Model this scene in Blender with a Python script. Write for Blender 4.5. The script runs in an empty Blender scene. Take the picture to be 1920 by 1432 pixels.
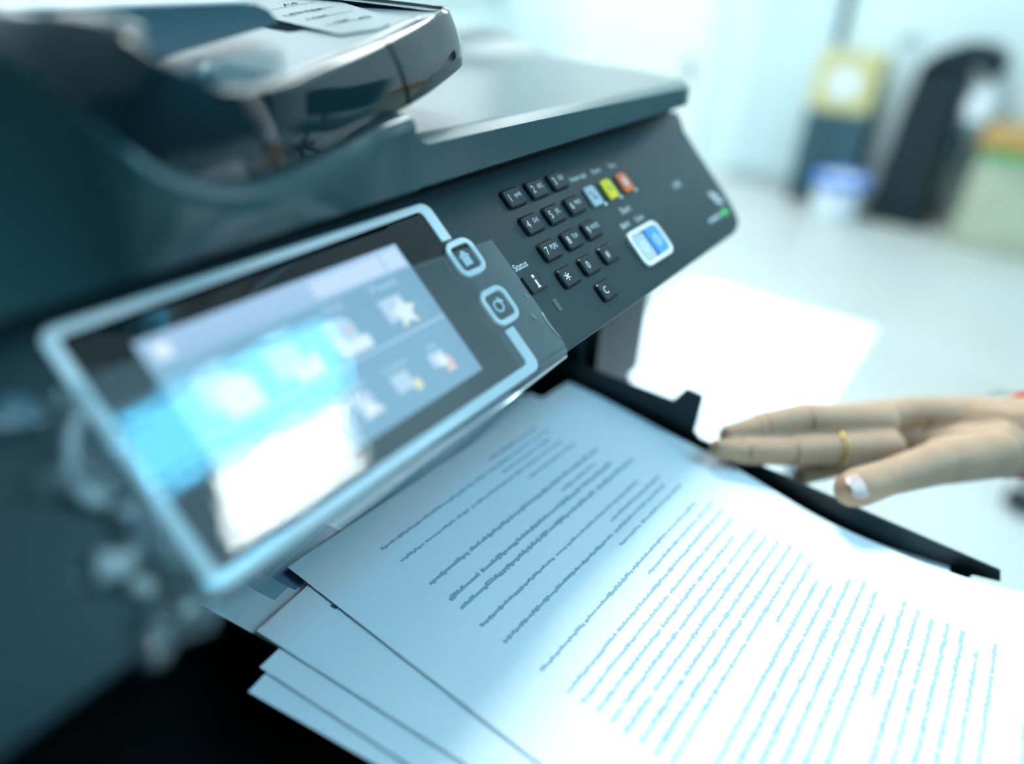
import bpy, bmesh, math, random
from mathutils import Vector, Matrix, noise
random.seed(7)
SC = bpy.context.scene
COL = SC.collection
R = math.radians

# ------------------------------------------------------------------ camera
cam_d = bpy.data.cameras.new('camera')
cam = bpy.data.objects.new('camera', cam_d); COL.objects.link(cam)
rgt = Vector((0.58525, -0.80975, 0.04232)); dwn = Vector((-0.40676, -0.33834, -0.84857)); fwd = Vector((0.70145, 0.47942, -0.52738))
m = Matrix.Identity(4)
for i in range(3):
    m[i][0] = rgt[i]; m[i][1] = -dwn[i]; m[i][2] = -fwd[i]
m.translation = (-0.23754, -0.16674, 1.08888)
cam.matrix_world = m
cam_d.sensor_width = 36; cam_d.lens = 24.375
cam_d.clip_start = 0.01; cam_d.clip_end = 50
cam_d.dof.use_dof = True; cam_d.dof.focus_distance = 0.287; cam_d.dof.aperture_fstop = 2.0
SC.camera = cam
SC.view_settings.view_transform = 'Standard'; SC.view_settings.look = 'None'
SC.view_settings.gamma = 1; SC.view_settings.use_curve_mapping = False
SC.view_settings.exposure = 0.0
# ------------------------------------------------------------------ world
w = bpy.data.worlds.new('World'); SC.world = w; w.use_nodes = True
w.node_tree.nodes['Background'].inputs[0].default_value = (0.3, 0.5, 0.6, 1)
w.node_tree.nodes['Background'].inputs[1].default_value = 0.2
# colour and radiance of the ceiling light panels (centre x, y, strength)
WHITE = (0.92, 1.0, 1.0); CYAN = (0.14, 0.72, 1.12)
LAMPS = [(0.77, -0.995, 14, CYAN, .39, .145), (0.6, -2.2, 30, CYAN, .3, .3), (1.05, 0.78, 66, WHITE, .3, .3), (3.3, 1.7, 14, WHITE, .3, .3), (0.8, 2.3, 6, WHITE, .3, .3), (3.3, 0.0, 10, WHITE, .3, .3), (2.4, 2.2, 9, WHITE, .3, .3), (0.89, -1.33, 18, WHITE, .27, .17)]  # second panel added as blue fill, last added for the white screen glare
BACK_GLOW = 1.7; FRONT_FILL = 8.0  # glow of the two added windows

# ------------------------------------------------------------------ materials
MATS = {}
def mat(name, col, rough=0.5, spec=0.5, metal=0.0, emit=None, estr=1.0, bump=0.0, bscale=400, var=0.06, vscale=6, coat=0.0, ior=1.5, sss=0.0, trans=0.0):
    if name in MATS: return MATS[name]
    M = bpy.data.materials.new(name); M.use_nodes = True
    nt = M.node_tree; n = nt.nodes; l = nt.links
    b = n['Principled BSDF']
    b.inputs['Roughness'].default_value = rough
    b.inputs['Specular IOR Level'].default_value = spec
    b.inputs['Metallic'].default_value = metal
    b.inputs['IOR'].default_value = ior
    b.inputs['Coat Weight'].default_value = coat
    b.inputs['Transmission Weight'].default_value = trans
    if sss:
        b.inputs['Subsurface Weight'].default_value = sss
        b.inputs['Subsurface Radius'].default_value = (0.004, 0.0016, 0.0008)
        b.inputs['Subsurface Scale'].default_value = 1.0
    tc = n.new('ShaderNodeTexCoord')
    nz = n.new('ShaderNodeTexNoise'); nz.inputs['Scale'].default_value = vscale; nz.inputs['Detail'].default_value = 3
    l.new(tc.outputs['Object'], nz.inputs['Vector'])
    rp = n.new('ShaderNodeValToRGB')
    rp.color_ramp.elements[0].position = 0.3; rp.color_ramp.elements[1].position = 0.7
    rp.color_ramp.elements[0].color = tuple(c*(1-var) for c in col)+(1,)
    rp.color_ramp.elements[1].color = tuple(min(1, c*(1+var)) for c in col)+(1,)
    l.new(nz.outputs['Fac'], rp.inputs['Fac'])
    l.new(rp.outputs['Color'], b.inputs['Base Color'])
    if emit:
        b.inputs['Emission Color'].default_value = emit+(1,)
        b.inputs['Emission Strength'].default_value = estr
    if bump:
        n2 = n.new('ShaderNodeTexNoise'); n2.inputs['Scale'].default_value = bscale; n2.inputs['Detail'].default_value = 2
        l.new(tc.outputs['Object'], n2.inputs['Vector'])
        bp = n.new('ShaderNodeBump'); bp.inputs['Strength'].default_value = bump; bp.inputs['Distance'].default_value = 0.00006
        l.new(n2.outputs['Fac'], bp.inputs['Height']); l.new(bp.outputs['Normal'], b.inputs['Normal'])
    MATS[name] = M
    return M
black = mat('black_plastic', (0.004, 0.018, 0.022), 0.46, 0.45, bump=0.25, bscale=2500)
pan_m = mat('panel_plastic', (0.012, 0.034, 0.040), 0.46, 0.42, bump=0.3, bscale=3000)
lid_m = mat('lid_plastic', (0.018, 0.066, 0.076), 0.28, 0.6, bump=0.06, bscale=2500)
gloss = mat('gloss_black', (0.001, 0.012, 0.016), 0.05, 0.6, ior=1.55)
rim_m = mat('tray_plastic', (0.06, 0.13, 0.155), 0.28, 0.5, bump=0.1, bscale=2000)
matte = mat('matte_black_ink', (0.01, 0.02, 0.025), 1.0, 0.0)
void = mat('bay_black', (0.003, 0.005, 0.006), 0.6, 0.15)
key_m = mat('key_plastic', (0.016, 0.027, 0.033), 0.30, 0.5)
glass = mat('screen_glass', (0.002, 0.006, 0.008), 0.03, 0.5, ior=1.62)
white_p = mat('white_plastic', (0.90, 0.93, 0.93), 0.35, 0.4)
ink_w = mat('white_ink', (0.75, 0.80, 0.82), 0.5, 0.3)
grey_k = mat('grey_key', (0.46, 0.55, 0.58), 0.35)
yel_k = mat('yellow_key', (0.95, 0.72, 0.02), 0.35)
org_k = mat('orange_key', (1.0, 0.20, 0.05), 0.35)
blu_k = mat('blue_key', (0.07, 0.32, 0.85), 0.35)
grn_m = mat('green_print', (0.06, 0.75, 0.12), 0.4)
dia_m = mat('mint_print', (0.38, 0.62, 0.58), 0.4)
led_m = mat('status_lens', (0.05, 0.09, 0.09), 0.5)
paper = mat('white_paper', (0.82, 0.89, 0.94), 0.75, 0.2, var=0.01)
ink = mat('printer_ink', (0.03, 0.10, 0.14), 0.7, 0.2)
blk_ink = mat('grey_ink', (0.34, 0.48, 0.56), 0.7, 0.2)
skin = mat('skin', (0.46, 0.29, 0.185), 0.5, 0.35, bump=1.0, bscale=220, var=0.10, vscale=40, sss=0.25)
nail_m = mat('nail', (0.60, 0.46, 0.42), 0.3, 0.5)
gold = mat('gold', (0.85, 0.62, 0.15), 0.25, 0.5, 1.0)
red_m = mat('red_cord', (0.85, 0.04, 0.03), 0.6)
sleeve_m = mat('white_cotton', (0.80, 0.83, 0.85), 0.85, 0.1)
wall_m = mat('wall_paint', (0.72, 0.86, 0.89), 0.8, 0.2, var=0.015, vscale=1.5)
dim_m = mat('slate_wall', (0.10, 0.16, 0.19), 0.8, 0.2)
ceil_m = mat('ceiling_paint', (0.78, 0.86, 0.88), 0.9, 0.1, var=0.01)
floor_m = mat('floor_vinyl', (0.50, 0.53, 0.51), 0.35, 0.4, var=0.03, vscale=2)
door_m = mat('door_paint', (0.86, 0.93, 0.91), 0.5, 0.3, var=0.01)
col_m = mat('pale_blue_panel', (0.60, 0.75, 0.80), 0.5, 0.3, var=0.02)
base_m = mat('base_grey', (0.42, 0.52, 0.54), 0.5)
dgrey = mat('dark_grey_plastic', (0.035, 0.10, 0.13), 0.5)
tan = mat('tan_card', (0.62, 0.58, 0.30), 0.8, 0.2)
wood = mat('orange_wood', (0.55, 0.33, 0.10), 0.45, var=0.2, vscale=14)
beige = mat('beige_laminate', (0.48, 0.52, 0.38), 0.6)
green_m = mat('green_plastic', (0.12, 0.50, 0.18), 0.5)
blue_m = mat('blue_bag', (0.03, 0.20, 0.72), 0.4)
steel = mat('steel', (0.55, 0.58, 0.60), 0.3, 0.5, 1.0)
tape_w = mat('pale_blue_white', (0.78, 0.86, 0.92), 0.5)
scr_bg = mat('display_backlight', (0.02, 0.03, 0.04), 0.05, 0.5, emit=(0.20, 0.40, 0.56), estr=1.0, ior=1.62)
scr_hd = mat('display_header', (0.02, 0.03, 0.04), 0.05, 0.5, emit=(0.36, 0.56, 0.80), estr=1.0, ior=1.62)
scr_wh = mat('display_white', (0.05, 0.05, 0.05), 0.05, 0.5, emit=(0.76, 0.88, 0.98), estr=1.1, ior=1.62)
scr_lt = mat('display_light', (0.05, 0.05, 0.05), 0.05, 0.5, emit=(0.52, 0.70, 0.90), estr=1.0, ior=1.62)
scr_ye = mat('display_yellow', (0.05, 0.05, 0.05), 0.05, 0.5, emit=(0.86, 0.86, 0.52), estr=1.0, ior=1.62)
scr_pk = mat('display_pink', (0.05, 0.05, 0.05), 0.05, 0.5, emit=(0.80, 0.58, 0.62), estr=1.0, ior=1.62)

def film_mat():
    M = bpy.data.materials.new('clear_film'); M.use_nodes = True
    nt = M.node_tree; n = nt.nodes; l = nt.links
    n.remove(n['Principled BSDF']); out = n['Material Output']
    tr = n.new('ShaderNodeBsdfTransparent'); tr.inputs[0].default_value = (0.93, 0.97, 0.98, 1)
    gl = n.new('ShaderNodeBsdfGlossy'); gl.inputs['Roughness'].default_value = 0.04
    df = n.new('ShaderNodeBsdfDiffuse'); df.inputs[0].default_value = (0.55, 0.68, 0.72, 1)
    fr = n.new('ShaderNodeFresnel'); fr.inputs[0].default_value = 1.5
    tc = n.new('ShaderNodeTexCoord'); nz = n.new('ShaderNodeTexNoise'); nz.inputs['Scale'].default_value = 90; nz.inputs['Detail'].default_value = 3
    l.new(tc.outputs['Object'], nz.inputs['Vector'])
    bp = n.new('ShaderNodeBump'); bp.inputs['Strength'].default_value = 0.10; bp.inputs['Distance'].default_value = 0.001
    l.new(nz.outputs['Fac'], bp.inputs['Height'])
    l.new(bp.outputs['Normal'], gl.inputs['Normal']); l.new(bp.outputs['Normal'], fr.inputs['Normal'])
    a = n.new('ShaderNodeMixShader'); a.inputs[0].default_value = 0.13
    l.new(tr.outputs[0], a.inputs[1]); l.new(df.outputs[0], a.inputs[2])
    b = n.new('ShaderNodeMixShader'); l.new(fr.outputs[0], b.inputs[0])
    l.new(a.outputs[0], b.inputs[1]); l.new(gl.outputs[0], b.inputs[2])
    l.new(b.outputs[0], out.inputs['Surface'])
    return M
film_m = film_mat()
fold_m = film_m.copy(); fold_m.name = 'fold_glint_film'  # whiter, milkier copy of the film, paints highlights along its folds
for nd in fold_m.node_tree.nodes:
    if nd.type == 'MIX_SHADER' and not nd.inputs[0].is_linked: nd.inputs[0].default_value = 0.38
    if nd.type == 'BSDF_DIFFUSE': nd.inputs[0].default_value = (0.75, 0.85, 0.86, 1)

# ------------------------------------------------------------------ builders
WO = {}
def empty(name, loc, label, cat, group=None):
    o = bpy.data.objects.new(name, None); COL.objects.link(o); o.location = loc; o.empty_display_size = 0.05
    WO[o] = Vector(loc); tag(o, label, cat, group); return o
def tag(o, label=None, cat=None, group=None, kind=None):
    if label: o['label'] = label
    if cat: o['category'] = cat
    if group: o['group'] = group
    if kind: o['kind'] = kind
    return o
class MB:
    """collects geometry in world coordinates; build() links it as one mesh object"""
    def __init__(s): s.v = []; s.f = []; s.mi = []
    def add(s, vs, fs, mi=0):
        o = len(s.v); s.v += [Vector(p) for p in vs]; s.f += [[i+o for i in f] for f in fs]; s.mi += [mi]*len(fs); return s
    def box(s, a, b, mi=0, bev=0.0):
        (x0, y0, z0), (x1, y1, z1) = a, b
        if bev <= 0:
            vs = [(x, y, z) for z in (z0, z1) for y in (y0, y1) for x in (x0, x1)]
            return s.add(vs, [(0,2,3,1),(4,5,7,6),(0,1,5,4),(2,6,7,3),(0,4,6,2),(1,3,7,5)], mi)
        bm = bmesh.new(); bmesh.ops.create_cube(bm, size=1)
        for v in bm.verts: v.co = Vector(((x0+x1)/2+v.co.x*(x1-x0), (y0+y1)/2+v.co.y*(y1-y0), (z0+z1)/2+v.co.z*(z1-z0)))
        bmesh.ops.bevel(bm, geom=bm.edges[:]+bm.verts[:], offset=bev, segments=2, affect='EDGES')
        return s.bm(bm, mi)
    def bm(s, bm, mi=0):
        bm.verts.index_update()
        s.add([v.co.copy() for v in bm.verts], [[v.index for v in f.verts] for f in bm.faces], mi); bm.free(); return s
    def prism(s, poly, fn0, fn1, mi=0):
        n = len(poly); vs = [fn0(*p) for p in poly]+[fn1(*p) for p in poly]
        return s.add(vs, [list(range(n))[::-1], list(range(n, 2*n))]+[(i, (i+1) % n, n+(i+1) % n, n+i) for i in range(n)], mi)
    def loft(s, rows, mi=0, close=False):
        n = len(rows[0]); vs = [p for r in rows for p in r]; fs = []
        for j in range(len(rows)-1):
            for i in range(n if close else n-1):
                k = (i+1) % n
                fs.append((j*n+i, j*n+k, (j+1)*n+k, (j+1)*n+i))
        return s.add(vs, fs, mi)
    def tube(s, pts, rad, seg=10, mi=0, caps=True):
        pts = [Vector(p) for p in pts]; rows = []
        rads = rad if isinstance(rad, (list, tuple)) else [rad]*len(pts)
        for i, p in enumerate(pts):
            t = (pts[min(i+1, len(pts)-1)]-pts[max(i-1, 0)]).normalized()
            a = t.orthogonal().normalized() if i == 0 else (a-t*a.dot(t)).normalized()
            b = t.cross(a)
            rows.append([p+(a*math.cos(2*math.pi*k/seg)+b*math.sin(2*math.pi*k/seg))*rads[i] for k in range(seg)])
        s.loft(rows, mi, True)
        if caps:
            o = len(s.v)-len(rows)*seg
            s.f += [[o+k for k in range(seg)][::-1], [len(s.v)-seg+k for k in range(seg)]]; s.mi += [mi, mi]
        return s
    def lathe(s, prof, c, seg=24, mi=0):
        rows = [[(c[0]+r*math.cos(2*math.pi*k/seg), c[1]+r*math.sin(2*math.pi*k/seg), c[2]+z) for k in range(seg)] for r, z in prof]
        o = len(s.v); s.loft(rows, mi, True)
        s.f += [[o+k for k in range(seg)][::-1], [len(s.v)-seg+k for k in range(seg)]]; s.mi += [mi, mi]
        return s
    def build(s, name, mats, parent=None, smooth=False, label=None):
        vs = s.v; lo = Vector([min(p[i] for p in vs) for i in range(3)]); hi = Vector([max(p[i] for p in vs) for i in range(3)])
        c = (lo+hi)/2
        if parent is None: c.z = lo.z
        me = bpy.data.meshes.new(name); me.from_pydata([p-c for p in vs], [], s.f)
        if not isinstance(mats, (list, tuple)): mats = [mats]
        for mm in mats: me.materials.append(mm)
        for p, k in zip(me.polygons, s.mi): p.material_index = k
        bm = bmesh.new(); bm.from_mesh(me); bmesh.ops.recalc_face_normals(bm, faces=bm.faces[:]); bm.to_mesh(me); bm.free()
        if smooth:
            for p in me.polygons: p.use_smooth = True
            if smooth != 'all': 
                try: me.set_sharp_from_angle(angle=R(40))
                except Exception: pass
        o = bpy.data.objects.new(name, me); COL.objects.link(o); WO[o] = c
        if parent is not None: o.parent = parent; o.location = c-WO[parent]
        else: o.location = c
        if label: o['label'] = label
        return o
def struct(name, mb, mt, parent=None):
    o = mb.build(name, mt, parent)
    if parent is None: o['kind'] = 'structure'
    return o
def text2d(s, size):
    cu = bpy.data.curves.new('t', 'FONT'); cu.body = s; cu.size = size; cu.align_x = 'CENTER'; cu.align_y = 'CENTER'; cu.resolution_u = 3
    ob = bpy.data.objects.new('t', cu); COL.objects.link(ob)
    me = ob.to_mesh(); vs = [(v.co.x, v.co.y) for v in me.vertices]; fs = [list(p.vertices) for p in me.polygons]
    ob.to_mesh_clear(); bpy.data.objects.remove(ob); bpy.data.curves.remove(cu)
    return vs, fs

# ------------------------------------------------------------------ the room
struct('floor', MB().box((-2.3, -3.1, -0.05), (4.1, 3.1, 0)), floor_m)
struct('ceiling', MB().box((-2.3, -3.1, 2.7), (4.1, 3.1, 2.75)), ceil_m)
struct('wall_right', MB().box((4.0, -3.1, 0), (4.1, 3.1, 2.7)), wall_m)
struct('wall_back', MB().box((-2.2, 3.0, 0), (4.0, 3.1, 2.7)), wall_m)
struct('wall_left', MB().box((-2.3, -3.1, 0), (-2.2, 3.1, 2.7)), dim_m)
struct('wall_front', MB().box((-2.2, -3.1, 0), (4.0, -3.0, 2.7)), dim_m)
win = MB()
for k in range(5): win.box((0.86+k*.76, 2.93, 0.90), (0.92+k*.76, 2.999, 2.40))
for z in (.86, 1.62, 2.38): win.box((0.86, 2.935, z), (3.96, 2.998, z+.05))
W1 = struct('added_window_1', win, white_p)  # added out of view, its glow puts a sheen on the lid
glow_pane = mat('lid_sheen_pane', (.5, .5, .5), .1, emit=(.84, .97, 1.0), estr=BACK_GLOW)
for k in range(4):
    for z0, z1 in ((.91, 1.62), (1.67, 2.38)): MB().box((0.92+k*.76, 2.975, z0), (1.62+k*.76, 2.985, z1)).build('pane', glow_pane, W1)
win = MB()
for k in range(4): win.box((0.36+k*.76, -2.999, 1.95), (0.42+k*.76, -2.93, 2.50))
for z in (1.91, 2.48): win.box((0.36, -2.998, z), (2.70, -2.935, z+.05))
W2 = struct('added_window_2', win, white_p)  # added out of view as front fill for the control panel
fill_pane = mat('front_fill_pane', (.5, .5, .5), .1, emit=(.74, .95, 1.0), estr=FRONT_FILL)
for k in range(3): MB().box((0.42+k*.76, -2.985, 1.96), (1.12+k*.76, -2.975, 2.48)).build('pane', fill_pane, W2)
d1 = struct('door_1', MB().box((3.965, 1.52, 0.005), (3.998, 2.36, 2.05), bev=0.004), door_m)
MB().box((3.958, 1.72, 0.62), (3.966, 2.2, 0.84), bev=0.003).build('door_panel', door_m, d1)
hb = MB(); hb.box((3.955, 1.53, 0.46), (3.966, 1.575, 0.62), bev=0.003); hb.tube([(3.96, 1.55, 0.57), (3.92, 1.55, 0.57), (3.92, 1.64, 0.57)], 0.009)
hb.build('door_handle', steel, d1)
tb = MB()
for a, b in (((3.955, 1.44, 0), (3.999, 1.51, 2.13)), ((3.955, 2.37, 0), (3.999, 2.44, 2.13)), ((3.955, 1.44, 2.06), (3.999, 2.44, 2.13))): tb.box(a, b, bev=0.004)
struct('trim_1', tb, door_m)
struct('baseboard_right', MB().box((3.985, -3.0, 0), (3.999, 0.78, 0.07)), base_m)
colm = struct('trim_2', MB().box((3.93, 0.80, 0.07), (3.999, 1.20, 2.69), bev=0.004), col_m)
struct('baseboard_column', MB().box((3.925, 0.795, 0), (3.999, 1.205, 0.068), bev=0.003), base_m)
tag(struct('trim_3', MB().box((3.975, 0.765, 0.75), (3.998, 0.792, 2.4), bev=0.003), dgrey), kind='structure')
for i, (lx, ly, st, lc, hx, hy) in enumerate(LAMPS):
    t = empty('ceiling_light', (lx, ly, 2.66), 'ceiling light panel with thin white frame, ' + ['the wide one in front of the printer', 'an added blue fill near the front wall', 'right above the printer', 'nearest the door', 'nearest the back wall behind the printer', 'nearest the drawer tower', 'between the door and back wall', 'a small one added for the white screen glare'][i], 'ceiling light', 'ceiling light panels')
    fb = MB()
    for a, b in (((-hx-.02, -hy-.02), (hx+.02, -hy)), ((-hx-.02, hy), (hx+.02, hy+.02)), ((-hx-.02, -hy), (-hx, hy)), ((hx, -hy), (hx+.02, hy))):
        fb.box((lx+a[0], ly+a[1], 2.655), (lx+b[0], ly+b[1], 2.70))
    fb.build('light_frame', white_p, t)
    lm = bpy.data.materials.new('led_diffuser'); lm.use_nodes = True
    b = lm.node_tree.nodes['Principled BSDF']; b.inputs['Base Color'].default_value = (0.8, 0.8, 0.8, 1)
    b.inputs['Emission Color'].default_value = lc+(1,); b.inputs['Emission Strength'].default_value = st
    MB().box((lx-hx, ly-hy, 2.665), (lx+hx, ly+hy, 2.675)).build('diffuser', lm, t)

# ------------------------------------------------------------------ panel frame of reference (millimetres on the sloping panel)
P0 = Vector((0, 0, 1.0)); TA = R(42)
VD = Vector((0, -math.cos(TA), -math.sin(TA))); NO = Vector((0, -math.sin(TA), math.cos(TA)))
def PW(u, v, h=0.0): return P0+Vector((u/1000, 0, 0))+VD*(v/1000)+NO*(h/1000)
def rr(u0, u1, v0, v1, r, k=5):
    pts = []
    for cx, cy, a0 in ((u1-r, v0+r, -90), (u1-r, v1-r, 0), (u0+r, v1-r, 90), (u0+r, v0+r, 180)):
        for i in range(k+1):
            a = R(a0+90*i/k); pts.append((cx+r*math.cos(a), cy+r*math.sin(a)))
    return pts
def pslab(mb, loop, inner, h0, h1, bev, mi=0):
    """raised rounded key: loop at h0 and h1-bev, inner loop at h1"""
    n = len(loop)
    rows = [[PW(u, v, h0) for u, v in loop], [PW(u, v, h1-bev) for u, v in loop], [PW(u, v, h1) for u, v in inner]]
    mb.loft(rows, mi, True)
    o = len(mb.v)-n; mb.f.append([o+i for i in range(n)]); mb.mi.append(mi)
    return mb
def keyslab(mb, uc, vc, w, hgt, r, h0, h1, bev, mi=0):
    return pslab(mb, rr(uc-w/2, uc+w/2, vc-hgt/2, vc+hgt/2, r), rr(uc-w/2+bev, uc+w/2-bev, vc-hgt/2+bev, vc+hgt/2-bev, max(r-bev, .3)), h0, h1, bev, mi)
def pring(mb, outer, inner, h0, h1, mi=0):
    rows = [[PW(u, v, h0) for u, v in outer], [PW(u, v, h1-.25) for u, v in outer], [PW(u+(ui-u)*.12, v+(vi-v)*.12, h1) for (u, v), (ui, vi) in zip(outer, inner)],
            [PW(u+(ui-u)*.88, v+(vi-v)*.88, h1) for (u, v), (ui, vi) in zip(outer, inner)], [PW(u, v, h1-.25) for u, v in inner], [PW(u, v, h0) for u, v in inner]]
    return mb.loft(rows, mi, True)
def ptext(mb, s, uc, vc, size, h, mi=0, sx=1.0):
    vs, fs = text2d(s, size)
    return mb.add([PW(uc+x*sx, vc-y, h) for x, y in vs], fs, mi)
def pquad(mb, pts, h, mi=0):
    return mb.add([PW(u, v, h) for u, v in pts], [list(range(len(pts)))], mi)

# ------------------------------------------------------------------ the printer
PR = empty('multifunction_printer', (-0.05, 0.20, 0.0), 'black multifunction office printer with sloping touch panel and number keypad', 'printer')
# main body below the paper bay
bb = MB(); bb.box((-0.30, 0.004, 0.03), (0.18, 0.46, 0.828), bev=0.006); body = bb.build('body', black, PR)
for k in range(3):
    z0 = 0.06+k*0.22
    dr = MB().box((-0.29, -0.008, z0), (0.17, 0.0035, z0+0.205), bev=0.003).build('paper_drawer', black, PR)
    MB().box((-0.14, -0.012, z0+0.15), (0.02, -0.0085, z0+0.18), bev=0.001).build('drawer_grip', key_m, dr)
for x in (-0.27, 0.15):
    for y in (0.04, 0.42): MB().lathe([(0.018, 0), (0.02, 0.005), (0.02, 0.03)], (x, y, 0), 12).build('foot', black, PR)
pb = MB(); pb.box((-0.30, 0.0, 0.829), (-0.245, 0.46, 0.945), bev=0.004); pb.build('side_pillar', void, PR)
pb = MB(); pb.box((0.098, 0.004, 0.829), (0.18, 0.46, 0.945), bev=0.008); pb.build('side_pillar', black, PR)
MB().box((-0.245, 0.30, 0.829), (0.098, 0.46, 0.945)).build('bay_back', void, PR)
MB().box((-0.30, 0.013, 0.946), (0.185, 0.46, 1.0165), bev=0.003).build('scanner_housing', black, PR)
# output tray: floor plate, right hand wall with its upright tab and stepped end
tr = MB().box((-0.243, -0.226, 0.829), (0.097, 0.29, 0.8345)).build('output_tray', void, PR)
wp = [(0.12, 0.8345), (0.12, 0.875), (-0.0295, 0.8735), (-0.0539, 0.8733), (-0.0604, 0.8840), (-0.0705, 0.8830), (-0.0699, 0.8586), (-0.0737, 0.8553), (-0.2270, 0.8492), (-0.2290, 0.8434), (-0.2181, 0.8405), (-0.2170, 0.8345)]
MB().prism(wp, lambda y, z: (0.0922, y, z), lambda y, z: (0.0934, y, z)).build('tray_wall', black, tr)
# multi purpose tray on the right side
sp = MB(); sp.box((0.181, -0.095, 0.738), (0.48, 0.11, 0.7465), bev=0.003)
side_tray = sp.build('side_tray', white_p, PR)
for y in (-0.106, 0.115): MB().box((0.182, y-0.003, 0.740), (0.36, y+0.003, 0.752), bev=0.001).build('paper_guide', dgrey, side_tray)

# control panel housing
cp_out = [(-262, -15.5), (187, -15.5), (185, -9.7), (180, -3), (178, 10), (177.2, 24), (176.2, 39), (174.8, 50), (172.6, 57.5), (169.5, 62), (164, 64.8), (156, 66.2), (-262, 66.5)]
def inset(poly, d):
    cu = sum(p[0] for p in poly)/len(poly); cv = sum(p[1] for p in poly)/len(poly)
    return [(u-math.copysign(min(d, abs(u-cu)), u-cu), v-math.copysign(min(d, abs(v-cv)), v-cv)) for u, v in poly]
fp = MB()
rows = [[PW(u, v, -4.0) for u, v in cp_out], [PW(u, v, -1.0) for u, v in cp_out], [PW(u, v, -0.3) for u, v in inset(cp_out, 0.35)], [PW(u, v, 0) for u, v in inset(cp_out, 1.1)]]
fp.loft(rows, 0, True); n = len(cp_out); fp.f.append([3*n+i for i in range(n)]); fp.mi.append(0); fp.f.append(list(range(n))[::-1]); fp.mi.append(0)
CP = fp.build('control_panel', pan_m, PR, smooth=True)
lo = inset(cp_out, 1.0); lo2 = inset(cp_out, 5.0); hs = MB()
hs.loft([[PW(u, v, -4.3) for u, v in lo], [PW(u, v, -7.5) for u, v in lo], [PW(u, v, -11.5) for u, v in lo2], [PW(u, v, -13) for u, v in inset(cp_out, 14)]], 0, True)
hs.f.append([3*n+i for i in range(n)]); hs.mi.append(0); hs.f.append(list(range(n))[::-1]); hs.mi.append(0)
hs.build('panel_underside', rim_m, CP, smooth=True)
arm = MB().prism([(0.03, 0.999), (0.03, 0.948), (-0.022, 0.950), (0.008, 0.992)], lambda y, z: (-0.25, y, z), lambda y, z: (0.15, y, z)).build('panel_bracket', void, CP)

# keypad
KP = 17.2; KV = 13.5
legends = [('1', 'symb'), ('2', 'ABC'), ('3', 'DEF'), ('4', 'GHI'), ('5', '\u00b7JKL'), ('6', 'MNO'), ('7', 'PQRS'), ('8', 'TUV'), ('9', 'WXYZ'), ('*', ''), ('0', ''), ('#', ''), ('C', '')]
spots = [(c, r_) for r_ in range(4) for c in range(3)]+[(1, 4)]
for (big, small), (c, r_) in zip(legends, spots):
    u, v = c*KP, r_*KV; kb = MB()
    keyslab(kb, u, v, 12.4, 8.2, 1.5, -0.2, 1.7, 0.55, 0)
    if small:
        ptext(kb, big, u-3.4, v+.2, 5.2, 1.74, 1, .9); ptext(kb, small, u+2.2, v-.5, 3.1, 1.74, 1, .72)
    elif big == '*':
        for a in (90, 30, -30):
            du, dv = math.cos(R(a)), math.sin(R(a)); nx, nv = -dv*.25, du*.25
            pquad(kb, [(u-2+du*2+nx, v+dv*2+nv), (u-2-du*2+nx, v-dv*2+nv), (u-2-du*2-nx, v-dv*2-nv), (u-2+du*2-nx, v+dv*2-nv)], 1.74+abs(a)*.0002, 1)
    else: ptext(kb, big, u-2.2, v+.2, 5.0, 1.74, 1, .9)
    kb.build('key', [key_m, ink_w], CP, label='small black key printed ' + {'*': 'with an asterisk', '#': 'with a hash sign'}.get(big, 'with the character '+big))
    wl = MB(); pring(wl, rr(u-6.9, u+6.9, v-4.8, v+4.8, 1.9), rr(u-6.3, u+6.3, v-4.2, v+4.2, 1.5), -0.4, 0.06); wl.build('key_surround', void, CP)
kb = MB(); keyslab(kb, -20.6, 35.8, 11.8, 8.4, 1.2, -0.2, 1.5, 0.5)
kb.add([PW(-20.6+x, 35.8+y, 1.54) for x, y in [(-.65, -.6), (.55, -.6), (.55, 2.4), (1.0, 2.4), (1.0, 3.0), (-1.0, 3.0), (-1.0, 2.4), (-.6, 2.4), (-.6, 0), (-.65, 0)]], [list(range(10))], 1)
kb.add([PW(-20.6+.85*math.cos(a*.785), 35.8-2.2+.85*math.sin(a*.785), 1.54) for a in range(8)], [list(range(8))], 1)
kb.build('status_key', [key_m, ink_w], CP, label='black key with a white letter i')
def legend(s, u, v, size, sx=.85, mt=ink_w):
    mb = MB(); ptext(mb, s, u, v, size, 0.05, 0, sx); mb.build('panel_legend', mt, CP)
legend('Status', -21.4, 27.3, 4.3, .86)
legend('Interrupt', 51.5, 1.6, 4.0, .95); legend('Reset', 68.3, 1.8, 4.0, .9); legend('Stop', 84.0, 2.0, 4.0, .9)
legend('Start', 70.0, 25.6, 5.2, .95); legend('B&W', 61.8, 32.6, 4.0, .95); legend('Color', 76.4, 32.6, 4.0, .9)
legend('LINES', 130.5, 26.0, 5.0, .75)
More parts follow.
